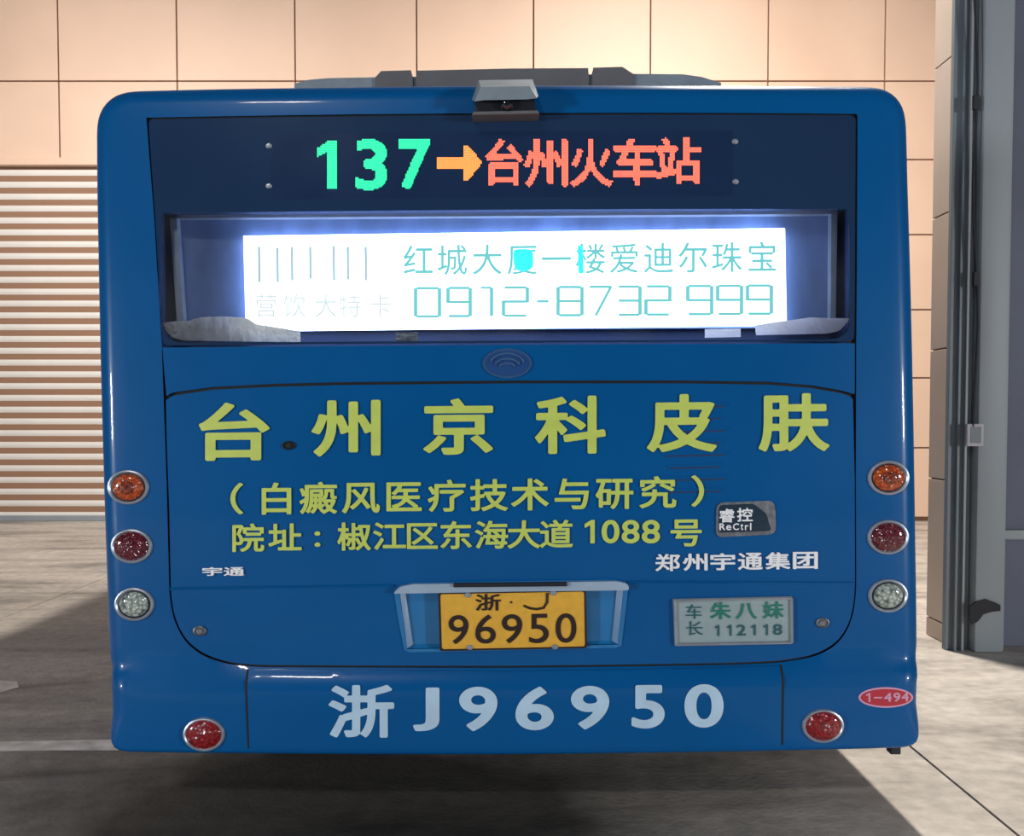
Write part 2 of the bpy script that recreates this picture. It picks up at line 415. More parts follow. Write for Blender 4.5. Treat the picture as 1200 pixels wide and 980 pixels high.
def prepare(keys):
    tmp = []
    for ch in sorted({k[0] for k in keys}):
        cu = bpy.data.curves.new('t', 'FONT'); cu.body = ch; cu.size = 1; cu.resolution_u = 8; cu.fill_mode = 'FRONT'
        o = bpy.data.objects.new('t', cu); COL.objects.link(o); tmp.append((ch, o, cu))
    bpy.context.view_layer.update(); dg = bpy.context.evaluated_depsgraph_get()
    for ch, o, cu in tmp:
        me = bpy.data.meshes.new_from_object(o.evaluated_get(dg))
        bm = bmesh.new(); bm.from_mesh(me); bmesh.ops.remove_doubles(bm, verts=bm.verts, dist=1e-5)
        bm.verts.index_update(); vs0 = [(v.co.x, v.co.y) for v in bm.verts]; fs0 = [tuple(v.index for v in f.verts) for f in bm.faces]; bm.free()
        for bold in {k[1] for k in keys if k[0] == ch}:
            vs, fs = embolden(vs0, fs0, bold) if bold else (vs0, fs0)
            used = {i for f in fs for i in f}
            xs = [vs[i][0] for i in used] or [0, 1]; ys = [vs[i][1] for i in used] or [0, 1]
            GL[ch, bold] = (vs, fs, (min(xs), min(ys), max(xs), max(ys)))
        bpy.data.meshes.remove(me); bpy.data.objects.remove(o); bpy.data.curves.remove(cu)
ONE = [(.30, 0), (.40, 0), (.40, .72), (.32, .72), (.12, .60), (.12, .51), (.30, .60)]
def add_one(b):
    vs, fs = fill(ONE, (), 9.); vs, fs = embolden(vs, fs, b)
    used = {i for f in fs for i in f}; xs = [vs[i][0] for i in used]; ys = [vs[i][1] for i in used]
    GL['1', b] = (vs, fs, (min(xs), min(ys), max(xs), max(ys)))
EM = (.5, .38)
def glyph_px(ch, bold, cx=None, cy=None, w=None, h=None, box=None, slope=0):
    """2-D glyph triangles in image pixels: centred em box of w x h, or fitted to box"""
    vs, fs, bb = GL[ch, bold]
    out = []
    if box:
        x0, y0, x1, y1 = box
        for a, b in vs:
            u = (a-bb[0])/(bb[2]-bb[0]); v = (b-bb[1])/(bb[3]-bb[1]); out.append((x0+u*(x1-x0), y1-v*(y1-y0)))
    else:
        gx = (bb[0]+bb[2])/2 if bb[2]-bb[0] > .55 else EM[0]
        for a, b in vs: out.append((cx+(a-gx)*w, cy-(b-EM[1])*h))
    if slope: out = [(x, y+slope*(x-sum(p[0] for p in out)/len(out))) for x, y in out]
    return out, fs
def write(name, items, m, parent, off, bold=.02, depth=0, flat=False, slope=-.009):
    """items: list of dict(ch=..., ...) joined into one line of lettering"""
    for it in items:
        mb = MB()
        it = dict(it); ch = it.pop('ch'); bo = it.pop('bold', bold)
        ps, fs = glyph_px(ch, bo, slope=slope, **it)
        vs = []
        for px, py in ps:
            x, z = U(px, py, off, flat); y = off if flat else S(x, z)+off; vs.append((x, y, z))
        if depth:
            n = len(vs); cnt = {}
            for f in fs:
                for i in range(len(f)):
                    e = tuple(sorted((f[i], f[(i+1) % len(f)]))); cnt[e] = cnt.get(e, 0)+1
            mb.add(vs+[(x, y+depth, z) for x, y, z in vs], list(fs)+[(i, j, j+n, i+n) for (i, j), c in cnt.items() if c == 1])
        else: mb.add(vs, fs)
        mb.build(name, m, parent)
B1, B2, B3 = .026, .02, .006
L1 = '台州京科皮肤'; L2 = '（白癜风医疗技术与研究）'; L3 = '院址：椒江区东海大道号'; L4 = '红城大厦一楼爱迪尔珠宝'
keys = {(c, B1) for c in L1+'浙J96950'} | {(c, B2) for c in L2+L3+'1088浙'} | {(c, B3) for c in L4} | \
       {(c, .024) for c in '台州火车站137'} | {(c, B2) for c in '车长朱八妹112118睿控ReCtrl1-494J宇通郑州集团'} | {(c, 0) for c in '96950J营饮大特卡.'} | {(c, B3) for c in '96950J车长'}
prepare(keys)
for b in {k[1] for k in keys if k[0] == '1'}: add_one(b)

# ================================================================== SETTING
YW = at_floor(600, 611).y        # facade distance
def WX(px): return at_y(px, 300, YW).x
def WZ(py): return at_y(600, py, YW).z
wall = tag(MB().box(WX(-624), WX(1600), YW+.06, YW+.3, 0, WZ(-575)).build('wall_back', M['joint']), kind='structure')
cols = [-617, -479, -341, -203, -65, 72, 210, 347.5, 489, 625, 761, 898, 1034, 1172, 1310, 1448]
rows = [-570, -450, -330, -210, -90, 95, 187, 275, 363, 443, 525, 606.5]
shared = {}
for i in range(len(cols)-1):
    for j in range(len(rows)-1):
        x0, x1, z1, z0 = WX(cols[i])+.009, WX(cols[i+1])-.009, WZ(rows[j])-.009, WZ(rows[j+1])+.009
        if rows[j] >= 180 and -350 < cols[i] and cols[i+1] <= 500: continue      # shutter opening
        MB().box(x0, x1, YW, YW+.05, z0, z1, .006).build('wall_panel', M['panel'], wall)
xs1 = WX(489)
MB().box(WX(-341)-.03, xs1+.03, YW-.04, YW+.06, WZ(190)-.045, WZ(190)+.05, .01).build('lintel_strip', M['panel'], wall)
# roller shutter
sh = tag(MB().box(WX(-341), xs1, YW+.16, YW+.2, 0, WZ(190)).build('door_1', M['slat']), 'cream ribbed roller shutter closing the big doorway left of the bus', kind='structure')
ns = 30; ztop = WZ(194); ph = ztop/ns
prof = []
for k in range(9):
    t = k/8; prof.append((YW+.06+.009*math.cos(2*PI*t), t*ph))
x0s, x1s = WX(-341), xs1
base = None
for k in range(ns):
    if base is None:
        vs = [(x0s, y, z) for y, z in prof]+[(x1s, y, z) for y, z in prof]; n = len(prof)
        base = mesh('slat', vs, [(i, i+1, n+i+1, n+i) for i in range(n-1)], M['slat'], sh, True, 60)
    else:
        o = base.copy(); COL.objects.link(o); o.parent = sh; o.location.z = k*ph
MB().box(x0s, x1s, YW+.0, YW+.09, .0, .07, .01).build('bottom_rail', M['steel'], sh)

# floor: slabs with recessed joints
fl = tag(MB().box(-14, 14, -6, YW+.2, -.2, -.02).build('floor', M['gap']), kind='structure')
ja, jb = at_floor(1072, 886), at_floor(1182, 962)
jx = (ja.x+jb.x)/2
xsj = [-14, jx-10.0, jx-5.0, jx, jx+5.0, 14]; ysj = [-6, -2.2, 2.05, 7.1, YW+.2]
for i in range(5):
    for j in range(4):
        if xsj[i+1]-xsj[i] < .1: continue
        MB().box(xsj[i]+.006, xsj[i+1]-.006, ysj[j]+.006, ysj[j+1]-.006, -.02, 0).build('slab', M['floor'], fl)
a, b = at_floor(-60, 868), at_floor(250, 882)
def patch(name, pts, m, parent, z=.0015):
    mesh(name, [(p.x, p.y, z) for p in pts], [tuple(range(len(pts)))], m, parent)
patch('painted_line', [at_floor(*p) for p in [(-300, 884), (-60, 882), (60, 880), (150, 880), (300, 880), (300, 868), (135, 867), (40, 869), (-80, 871), (-300, 872)]], M['line'], fl)
patch('painted_line', [at_floor(*p) for p in [(-60, 812), (0, 812), (22, 806), (20, 799), (0, 798), (-60, 799)]], M['line'], fl)

# tiled pier right of the bus
d_far = at_floor(1086, 744).y; d_near = at_floor(1111, 757).y
XP = at_floor(1086, 744).x
pier = tag(MB().box(XP+.012, XP+1.6, d_near+.012, YW+.06, 0, 9).build('wall_right', M['joint']), kind='structure')
jz = [at_y(1100, y, (d_far+d_near)/2).z for y in (728, 562, 409, 251, 71)]
zz = [0]+jz+[jz[-1]+.85*k for k in range(1, 5)]
# only the near return of the pier is tiled; beyond it the pier ends
pier.data.clear_geometry(); _b = MB().box(XP+.014, XP+3.5, d_near+.05, d_far, 0, 9); pier.data.from_pydata(_b.v, [], _b.f); 
for j in range(len(zz)-1):
    MB().box(XP, XP+.02, d_near, d_far+.01, zz[j]+.004, zz[j+1]-.004, .003).build('wall_tile', M['tile'], pier)
# slate infill wall, lower part thicker with a ledge
def XY(px, Y): return at_y(px, 400, Y).x
y_in = d_near+.02
MB().box(XY(1166, y_in), XY(1166, y_in)+3.2, y_in, y_in+.06, .0, 9).build('infill_panel', M['steelb'], pier)
zl = at_y(1190, 632, y_in).z
MB().box(XY(1173, y_in-.03), XY(1173, y_in)+3.1, y_in-.035, y_in+.01, 0, zl, .006).build('plinth', M['steelb'], pier)
MB().box(XY(1173, y_in-.03)-.004, XY(1173, y_in)+3.1, y_in-.05, y_in+.01, zl, zl+.06, .01).build('ledge', M['steel'], pier)
# steel post assembly
post = tag(empty('steel_post', (XY(1140, d_near), d_near-.1, 0)), 'grey steel door post with cable and small plate, right of the tiled pier', 'post')
pl = post.location
def rel(mb): mb.v = [(x-pl.x, y-pl.y, z-pl.z) for x, y, z in mb.v]; return mb
yn = d_near-.08
rel(MB().box(XY(1111, yn), XY(1138, yn), yn-.02, yn+.02, 0, 8.6, .004)).build('flange', M['steeld'], post)
rel(MB().box(XY(1119, yn), XY(1122, yn), yn-.05, yn-.01, 0, 8.6, .003)).build('guide_rib', M['steeld'], post)
rel(MB().box(XY(1128, yn), XY(1131, yn), yn-.045, yn-.01, 0, 8.6, .003)).build('guide_rib', M['steel'], post)
r = (XY(1174, yn)-XY(1139, yn))/2
rel(MB().box(XY(1139, yn), XY(1174, yn), yn-.09, yn+.02, 0, 8.6, .02)).build('casing', M['steel'], post, True)
cb = [at_y(1143+3*math.sin(k*.9), y, yn-.105) for k, y in enumerate(range(-260, 505, 40))]
rel(MB().tube(cb, .006)).build('cable', M['cable'], post, True)
for q in (118, 325):
    p = at_y(1144, q, yn-.105); rel(MB().box(p.x-.018, p.x+.014, p.y-.012, p.y+.012, p.z-.05, p.z+.03, .004)).build('cable_clip', M['cable'], post)
p = at_y(1142.5, 510, yn-.1)
rel(MB().box(p.x-.045, p.x+.045, p.y-.008, p.y+.006, p.z-.062, p.z+.062, .003)).build('notice_plate', M['paper'], post)
rel(MB().box(p.x-.03, p.x+.03, p.y-.0095, p.y-.007, p.z-.045, p.z+.045, .002)).build('notice_face', M['steeld'], post)
tp = [(1136, 722), (1137, 710), (1144, 705), (1155, 702), (1166, 706), (1172, 709), (1172, 716), (1162, 717), (1152, 720), (1146, 728), (1139, 732)]
rel(MB().prism([(at_y(x, y, yn-.095).x, at_y(x, y, yn-.095).z) for x, y in tp], yn-.1, yn-.088)).build('torn_tape', M['soot'], post)

# ================================================================== BUS
bus = tag(empty('city_bus', ROOT, (0, LEAN, 0)), 'blue city bus seen from behind with lit route sign and yellow lettering', 'bus')
LEN = 8.3
# outline of the tail in pixels (clockwise from the top left)
def arc(cx, cy, rx, ry, a0, a1, n=10):
    return [(cx+rx*math.cos(math.radians(a0+(a1-a0)*k/n)), cy-ry*math.sin(math.radians(a0+(a1-a0)*k/n))) for k in range(n+1)]
SH = 1.2
out_px = arc(152, 147, 42, 43, 180, 90) + [(250, 101.5), (400, 99.5), (600, 97.5), (800, 97.5), (950, 98.5)] + arc(1026, 141, 39, 42, 90, 0) + \
  [(1067, 220), (1069.5, 300), (1072, 400), (1074, 500), (1075.5, 600), (1077, 700), (1077.5, 760), (1077.5, 800)] + arc(1063, 863, 13, 11, 0, -90, 5) + \
  [(900, 878), (600, 882), (300, 881)] + arc(143, 868, 13, 11, -90, -180, 5) + [(128, 800), (125.5, 770), (123, 700), (119.5, 600), (116.5, 500), (114, 400), (112, 300), (110.5, 220)]
OFFE = .03
def resample(poly, step, it, below=9e9):
    P_ = [Vector(p) for p in poly]; P_.append(P_[0]); Ls = [0]
    for a_, b_ in zip(P_, P_[1:]): Ls.append(Ls[-1]+(b_-a_).length)
    n_ = int(Ls[-1]/step); out = []; k = 0
    for i in range(n_):
        t = Ls[-1]*i/n_
        while Ls[k+1] < t: k += 1
        out.append(P_[k].lerp(P_[k+1], (t-Ls[k])/max(1e-9, Ls[k+1]-Ls[k])))
    for _ in range(it): out = [(out[i-1]+out[i]*2+out[(i+1) % n_])/4 if out[i].y < below else out[i] for i in range(n_)]
    return [tuple(p) for p in out]
out_l = resample([U(x, y, OFFE) for x, y in out_px], .022, 3)
zbot = min(p[1] for p in out_l); ztp = max(p[1] for p in out_l)
def rad(p):
    t = min(1, max(0, (p[1]-zbot-.02)/.12)); return .016+.05*t
loops = []
NB = 10
for k in range(NB+1):
    th = PI/2*k/NB                        # 0 at the side, 90 deg on the face
    lp = inset(out_l, lambda p: rad(p)*(1-math.cos(th)))
    loops.append([(x, S(x, z)+rad(o)*(1-math.sin(th)), z) for (x, z), o in zip(lp, out_l)])
n = len(out_l)
shell = MB()
rings = [[(x, LEN, z) for x, z in out_l], [(x, 4.0, z) for x, z in out_l], [(x, .6, z) for x, z in out_l]] + loops
vs = [v for rg in rings for v in rg]
fs = [(i*n+j, i*n+(j+1) % n, (i+1)*n+(j+1) % n, (i+1)*n+j) for i in range(len(rings)-1) for j in range(n)]
fs.append(tuple(range(n-1, -1, -1)))
hatch_px = [(195, 469), (203, 464), (250, 457), (320, 453.5), (400, 451.5), (600, 449.5), (800, 449.5), (900, 451), (950, 455), (985, 461), (999, 466), (1001, 560), (1001.5, 690),
   (999, 715), (992, 737), (978, 755), (955, 767), (915, 774), (860, 776.5), (600, 780), (300, 779), (268, 776), (240, 767), (219, 751), (206, 727), (201, 700), (199, 600), (196, 520)]
open_px = [(170.5, 137), (1006, 132.5), (1005.5, 250), (1004.5, 400), (1004, 560), (1004.5, 692), (1002, 717), (994.5, 740), (980, 758.5), (956, 771), (915, 778), (860, 780.5), (600, 784), (300, 783),
   (267, 780), (238, 771), (216, 754), (202.5, 728), (197.5, 700), (194, 560), (188.5, 404), (180, 260)]
open_l = inset(resample(P(open_px), .015, 6, U(600, 640)[1]), .003)
face_out = [(p[0], p[2]) for p in loops[-1]]
v2, f2 = fill(face_out, [open_l], .045)
k0 = len(vs); vs += [(x, S(x, z), z) for x, z in v2]; fs += [tuple(i+k0 for i in f) for f in f2]
me = bpy.data.meshes.new('body_shell'); me.from_pydata(vs, [], fs)
bm = bmesh.new(); bm.from_mesh(me); bmesh.ops.remove_doubles(bm, verts=bm.verts, dist=.0004); bmesh.ops.recalc_face_normals(bm, faces=bm.faces); bm.to_mesh(me); bm.free()
me.polygons.foreach_set('use_smooth', [True]*len(me.polygons)); me.set_sharp_from_angle(angle=math.radians(40)); me.materials.append(M['paint'])
sho = bpy.data.objects.new('body_shell', me); COL.objects.link(sho); sho.parent = bus

# dark frame behind the seams
sheet('seam_frame', inset(open_l, -.01), M['dark'], bus, .012, .01, [dense(P([(180, 246), (1000, 241), (996, 404), (186, 409)]), .05), dense(P([(465, 688), (734, 683), (726, 758), (475, 764)]), .05)])
# ---- rear window
win_out = dense(P(rounded([(173.5, 140, 6), (1003, 135.5, 6), (1002.5, 250), (1001.5, 400, 8), (190.5, 405, 8), (182, 260)])), .04)
win_in = dense(P(rounded([(189, 250, 4), (995, 245, 4), (997, 372), (996, 398, 26), (191, 402, 26), (188, 376)])), .04)
rw = tag(sheet('rear_window', win_out, M['frit'], bus, .002, .01, [win_in], .05))
gl = sheet('glass_pane', inset(win_in, -.004), M['glass'], rw, .009, .002, step=.1)
# cabin recess behind the glass
y0, y1 = .02, .17
rect = P([(184, 247), (999, 242), (999, 405), (184, 409)])
mb = MB(); vsb = [(x, .012+S(x, z), z) for x, z in rect]+[(x, y1, z) for x, z in rect]
mb.add(vsb, [(4, 5, 6, 7), (0, 1, 5, 4), (1, 2, 6, 5), (2, 3, 7, 6), (3, 0, 4, 7)]); mb.build('cabin_recess', M['cabin'], bus)
bd = [U(x, y, .13, True) for x, y in [(206, 257), (974, 252), (976, 384), (212, 388)]]
MB().prism(bd, .13, .14).build('backing_board', M['inner'], bus)
fr = MB()
for a, b, c, d in [((199, 252), (207, 252), (216, 384), (208, 384)), ((974, 250), (981, 250), (979, 380), (973, 380)), ((199, 252), (981, 247), (981, 251), (199, 256))]:
    fr.prism([U(x, y, .1, True) for x, y in (a, b, c, d)], .098, .132)
fr.build('mounting_frame', M['alu'], bus)
# ---- advert light box
ad = empty('advert_light_box', (0, 0, 0)); ad.parent = bus
YA = .085
ap = [U(x, y, YA, True) for x, y in [(285, 277.5), (920, 268.5), (922, 379), (288, 386)]]
MB().prism(inset(ap, -.004), YA+.007, YA+.038).build('casing', M['adc'], ad)  # casing glow added to throw a halo on the board behind
MB().prism(ap, YA, YA+.006).build('lit_sheet', M['ads'], ad)
def tilt(x): return (x-600)*(-9/635)
xc4 = [490, 530, 571, 612, 652, 692, 731, 772, 812, 852, 893]
write('upper_print', [dict(ch=c, cx=x, cy=304+(-6)*(x-600)/300*.5, w=37, h=38) for c, x in zip(L4, xc4) if c not in '厦'], M['adp'], ad, YA-.002, B3, 0, True)
write('bold_print', [dict(ch='厦', cx=612, cy=304, w=37, h=38, bold=B3)], M['adp'], ad, YA-.002, B3, 0, True)
mb = MB(); mb.prism([U(x, y, YA-.003, True) for x, y in rounded([(601, 292, 7), (625, 292, 8), (625, 317, 9), (603, 318, 9)])], YA-.003, YA-.002); mb.build('cyan_patch', M['adq'], ad)
mb = MB(); mb.prism([U(x, y, YA-.003, True) for x, y in [(677, 288), (683, 288), (684, 320), (678, 320)]], YA-.003, YA-.002); mb.build('cyan_patch', M['adq'], ad)
SEG = {'0': 'abcdef', '1': 'bc', '2': 'abged', '3': 'abgcd', '7': 'abc', '8': 'abcdefg', '9': 'abcdfg', '-': 'g'}
DG = [('0', 501, 14), ('9', 538, 13), ('1', 570, 6), ('2', 604, 14), ('-', 636, 7), ('8', 668, 14), ('7', 703, 13), ('3', 737, 13), ('2', 771, 14), ('9', 820, 14), ('9', 855, 14), ('9', 890, 14)]
def stroke(pa, pb, w, Y, m_):
    a = Vector(pa); b = Vector(pb); d = (b-a).normalized(); nrm = Vector((-d.y, d.x))*w/2
    m_.prism([U(*(q), Y, True) for q in [tuple(a+nrm-d*w*.3), tuple(b+nrm+d*w*.3), tuple(b-nrm+d*w*.3), tuple(a-nrm-d*w*.3)]], Y, Y+.001)
for ch, cx, hw in DG:
    mb = MB()
    cy = 353.5-(cx-600)*.008; hh = 16.5
    T = {'a': ((-1, -1), (1, -1)), 'b': ((1, -1), (1, 0)), 'c': ((1, 0), (1, 1)), 'd': ((-1, 1), (1, 1)), 'e': ((-1, 0), (-1, 1)), 'f': ((-1, -1), (-1, 0)), 'g': ((-1, 0), (1, 0))}
    for s in SEG[ch]:
        (ax, ay), (bx, by) = T[s]
        if ch == '7' and s in 'bc':
            if s == 'c': continue
            stroke((cx+hw, cy-hh), (cx-hw*.35, cy+hh), 3.2, YA-.002, mb); continue
        hz = s in 'adg'
        e = .86 if hz else .9
        stroke((cx+ax*hw*(e if hz else 1), cy+ay*hh*(1 if hz else .93)), (cx+bx*hw*(e if hz else 1), cy+by*hh*(1 if hz else .93)), 3.0 if hz else 4.2, YA-.002, mb)
    if ch == '1': stroke((cx-6, cy-hh), (cx+5, cy-hh), 2.6, YA-.002, mb)
    mb.build('number_print', M['adp'], ad)
mb = MB()
for x, y0_, y1_ in [(303.5, 290, 330), (325, 291, 330), (342, 290, 328), (363.5, 290, 326), (391, 289, 328), (407.5, 290, 327), (428.5, 290, 328)]: 
    mb = MB(); stroke((x, y0_), (x+.5, y1_), 3, YA-.002, mb); mb.build('bar_print', M['adg'], ad)
write('faded_print', [dict(ch=c, cx=x, cy=358, w=28, h=30, bold=0) for c, x in zip('营饮大特卡', [312, 345, 382, 410, 446])], M['adf'], ad, YA-.002, 0, 0, True)
# ---- route display
rd = sheet('route_display', dense(P([(318, 157), (859, 153), (859, 230), (318, 234)]), .04), M['board'], bus, .0008, .002)
def led(ch_tris, m, name):
    tris = []
    for ps, fs_ in ch_tris:
        for f in fs_:
            q = [ps[i] for i in f]
            for k in range(1, len(q)-1): tris.append((q[0], q[k], q[k+1]))
    pit = 1.95; mb = MB()
    xs = [p[0] for t in tris for p in t]; ys = [p[1] for t in tris for p in t]
    boxes = [(min(p[0] for p in t), max(p[0] for p in t), min(p[1] for p in t), max(p[1] for p in t), t) for t in tris]
    iy = int(min(ys)/pit)
    while iy*pit < max(ys):
        ix = int(min(xs)/pit)
        while ix*pit < max(xs):
            x, y = ix*pit, iy*pit
            for a, b, c, d, t in boxes:
                if a <= x <= b and c <= y <= d and inside((x, y), t):
                    lx, lz = U(x, y, -.003); yy = S(lx, lz)-.003; r_ = pit*.52*MPX
                    mb.add([(lx+r_*math.cos(k*PI/3), yy, lz+r_*.98*math.sin(k*PI/3)) for k in range(6)], [(0, 1, 2, 3, 4, 5)]); break
            ix += 1
        iy += 1
    return mb.build(name, m, rd)
for ch, bx in [('1', (371, 164, 394, 222)), ('3', (416, 163, 454, 223)), ('7', (467, 163, 505, 222))]:
    led([glyph_px(ch, .024, box=bx)], M['ledg'], 'lit_digit')
arw = [(511, 184), (543, 183.5), (543, 170), (547, 170), (566, 190), (549, 211), (544, 211), (544, 197), (511, 198)]
v_, f_ = fill(arw, (), 50); led([(v_, f_)], M['ledo'], 'lit_arrow')
for ch, bx in [('台', (569, 163, 613, 217)), ('州', (614, 163, 665, 219)), ('火', (668, 163, 718, 219)), ('车', (718, 162, 770, 218)), ('站', (769, 161, 822, 215))]:
    led([glyph_px(ch, .024, box=bx)], M['ledr'], 'lit_character')
for x, y in [(315, 171), (315, 218), (861.5, 166), (862, 213)]:
    lx, lz = U(x, y); MB().lathe([(0, -.006), (.7, -.005), (1, -.001)], (lx, S(lx, lz), lz), .011, .009, 14).build('screw', M['alu'], rd, True)

# ---- band under the window, emblem
band_px = [(190.5, 407.5), (1001.5, 402.5), (1001.5, 462), (985, 457.5), (950, 451.5), (900, 447.5), (800, 446), (600, 446), (400, 448), (320, 450), (250, 453.5), (203, 460), (195, 464)]
band = sheet('rear_panel', dense(P(band_px), .04), M['paint'], bus, -.001, .012)
def ell(cx, cy, rx, ry, n=36): return [(cx+rx*math.cos(2*PI*k/n), cy-ry*math.sin(2*PI*k/n)) for k in range(n)]
em = sheet('maker_emblem', P(ell(594.5, 426, 29, 17.5)), M['emblem'], bus, -.006, .006)
sheet('inlay', P(ell(594.5, 426, 25, 14.5)), M['inlay'], em, -.0085, .003)
mb = MB()
for rx, ry, cyy in [(20, 13, 427.5), (14.5, 8.5, 429), (9, 4.5, 430.5)]:
    pts = []
    for k in range(15):
        a = math.radians(12+156*k/14); x, z = U(594.5+rx*math.cos(a), cyy-ry*math.sin(a)); pts.append((x, S(x, z)-.011, z))
    mb.tube(pts, .0042, 6)
mb.build('arc', M['emblem'], em, True)

# ---- engine hatch
plate_hole = dense(P([(468, 691), (731, 686), (724, 755), (477, 760.5)]), .04)
hatch = sheet('engine_hatch', resample(P(hatch_px), .015, 6, U(600, 640)[1]), M['paint'], bus, -.004, .018, [plate_hole], .05)
# fold line: thin raised rib across the hatch
for seg in ([(200, 690), (330, 688), (462, 686)], [(735, 682), (870, 682.5), (1000, 683)]):
    pts = []
    for x, y in dense(seg, 20, False): lx, lz = U(x, y); pts.append((lx, S(lx, lz)-.004, lz))
    MB().tube(pts, .005, 6).build('fold_rib', M['paint'], hatch, True)
for k in range(8):                      # pressed louvres; the shade in each slot is painted as a dark strip
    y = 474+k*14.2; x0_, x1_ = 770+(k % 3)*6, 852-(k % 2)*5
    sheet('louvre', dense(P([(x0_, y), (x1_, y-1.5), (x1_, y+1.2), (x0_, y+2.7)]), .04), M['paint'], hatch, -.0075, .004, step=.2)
    sheet('slot_shade_strip', dense(P([(x0_+2, y+3), (x1_-2, y+1.4), (x1_-4, y+3.4), (x0_+4, y+5)]), .04), M['slot'], hatch, -.0052, .001, step=.2)
def mark(px, py, rx, ry, m, name, parent, off=-.006, prof=None):
    lx, lz = U(px, py); return MB().lathe(prof or [(0, -.006), (.45, -.006), (.5, -.002), (.7, -.002), (.8, -.006), (1, -.004), (1.02, .003)], (lx, S(lx, lz)+off, lz), rx*MPX, ry*MPX, 20).build(name, m, parent, True)
mark(235, 739, 8, 6, M['dull'], 'lock', hatch); mark(963, 729.5, 8, 6, M['dull'], 'lock', hatch)
mark(339, 522, 8, 5, M['dark'], 'keyhole_cover', hatch)
# lettering
for_c = [(275, 507), (407, 503), (538, 499.5), (669, 498), (798, 496.5), (930, 495)]
write('large_character', [dict(ch=c, box=b) for c, b in zip(L1, [(233, 472, 316, 540), (365, 469, 446, 535), (496, 467, 578, 533), (627, 464, 710, 532), (758, 462, 840, 530), (889, 461, 972, 529)])], M['yellow'], hatch, -.0095, B1)
xs2 = [278, 324, 373, 423, 473.5, 523.5, 573, 621, 670, 720, 771, 818]
it = [dict(ch=c, cx=x, cy=584.5-(x-324)*.0165, w=46, h=39) for c, x in zip(L2[1:-1], xs2[1:-1])]
it += [dict(ch='（', box=(270, 566, 285, 603)), dict(ch='）', box=(810, 557, 825, 594))]
write('bracketed_character', it, M['yellow'], hatch, -.0095, B2)
it = [dict(ch=c, cx=x, cy=630.5-(x-291)*.0125, w=40.5, h=34.5) for c, x in zip('院址椒江区东海大道号', [291, 334, 415, 456.5, 495, 534.5, 576, 614, 652, 804])]
it += [dict(ch='：', box=(368.5, 623, 375.5, 641))]
it += [dict(ch=c, box=(a, 609.5, b, 637)) for c, a, b in zip('1088', [685, 705, 728.5, 752], [697, 726, 749.5, 773.5])]
write('address_character', it, M['yellow'], hatch, -.0095, B2)
# control badge
bg = sheet('chrome_badge', P(rounded([(839, 589, 9), (907, 586.5, 9), (909, 626, 10), (838, 629.5, 9)])), M['dull'], hatch, -.009, .006)
sheet('badge_face', P(rounded([(842, 592, 5), (882, 590, 4), (897, 602), (903, 622, 5), (842, 624, 5)])), M['badge'], bg, -.0115, .003)
pts = []
for k in range(10):
    t = k/9; x, z = U(880+24*math.sin(t*PI/2), 590+32*(1-math.cos(t*PI/2))); pts.append((x, S(x, z)-.012, z))
write('badge_character', [dict(ch='睿', cx=852, cy=604.5, w=19, h=17), dict(ch='控', cx=873, cy=603.5, w=19, h=17)] +
      [dict(ch=c, box=(a, t_, b, 621.5)) for c, a, b, t_ in [('R', 843, 850, 613.5), ('e', 851, 857, 615.5), ('C', 859, 866, 613.5), ('t', 868, 871, 614), ('r', 873, 877, 615.5), ('l', 879, 880.5, 613)]], M['chrome'], hatch, -.0125, B2, .001)
# chrome maker lettering
write('chrome_character', [dict(ch=c, box=(768+i*32.3, 649.5-i*.5, 797+i*32.3, 669.5-i*.5)) for i, c in enumerate('郑州宇通集团')], M['chrome'], hatch, -.011, B2, .006)
write('chrome_character', [dict(ch=c, box=(a, 665, b, 675)) for c, a, b in [('宇', 237, 260), ('通', 262, 286)]], M['chrome'], hatch, -.012, B2, .007)

# ---- number plate recess
rec = empty('plate_recess'); rec.parent = bus
fo = P([(467, 690), (732, 685), (725, 756), (476, 761.5)]); fi = [U(x, y, .015, True) for x, y in [(475, 695), (723, 690), (717, 751), (484, 755.5)]]
mb = MB(); mb.add([(x, S(x, z)+.002, z) for x, z in fo]+[(x, .016, z) for x, z in fi], [(4, 5, 6, 7), (0, 1, 5, 4), (1, 2, 6, 5), (2, 3, 7, 6), (3, 0, 4, 7)]); mb.build('pan', M['pan'], rec)
# raised collar round the recess
co = [(462, 693), (468, 686), (484, 682.5), (720, 679), (733, 681.5), (736, 688), (733, 715), (728, 756), (722, 758.5), (480, 764), (474, 761), (466, 720)]
sheet('collar', dense(P(rounded(co)), .02), M['pan'], rec, -.008, .008, [plate_hole], .05)
sheet('hood', dense(P(rounded([(462, 694, 3), (470, 686, 4), (484, 683, 4), (722, 679.5, 4), (735, 683, 4), (736, 690, 3), (600, 691.5)])), .03), M['lip'], rec, -.03, .022)
MB().box(U(532, 683)[0], U(664, 683)[0], -.04, -.02, U(600, 685.5)[1], U(600, 681)[1], .003).build('plate_lamp', M['black'], rec)
plt = empty('number_plate'); plt.parent = bus
pp = [(514, 693), (686, 689.5), (687.5, 758), (516, 761.5)]
sheet('plate_sheet', P(rounded([(*q, 3) for q in pp])), M['plate'], plt, -.02, .003)
sheet('rim', P(rounded([(*q, 3) for q in pp])), M['ink'], plt, -.0215, .0025, [P(rounded([(516.5, 695.2, 3), (684, 692, 3), (685, 755.8, 3), (518.3, 759.2, 3)]))])
write('plate_character', [dict(ch='浙', box=(557, 696.5, 587, 716), bold=B2), dict(ch='9', box=(525.5, 721, 549, 755)), dict(ch='6', box=(557, 720.5, 581, 754.5)), dict(ch='9', box=(588, 720, 612, 754)), dict(ch='5', box=(620, 719.5, 643, 754)), dict(ch='0', box=(651, 719, 675.5, 753.5))], M['ink'], plt, -.0222, B3, .001, slope=-.015)
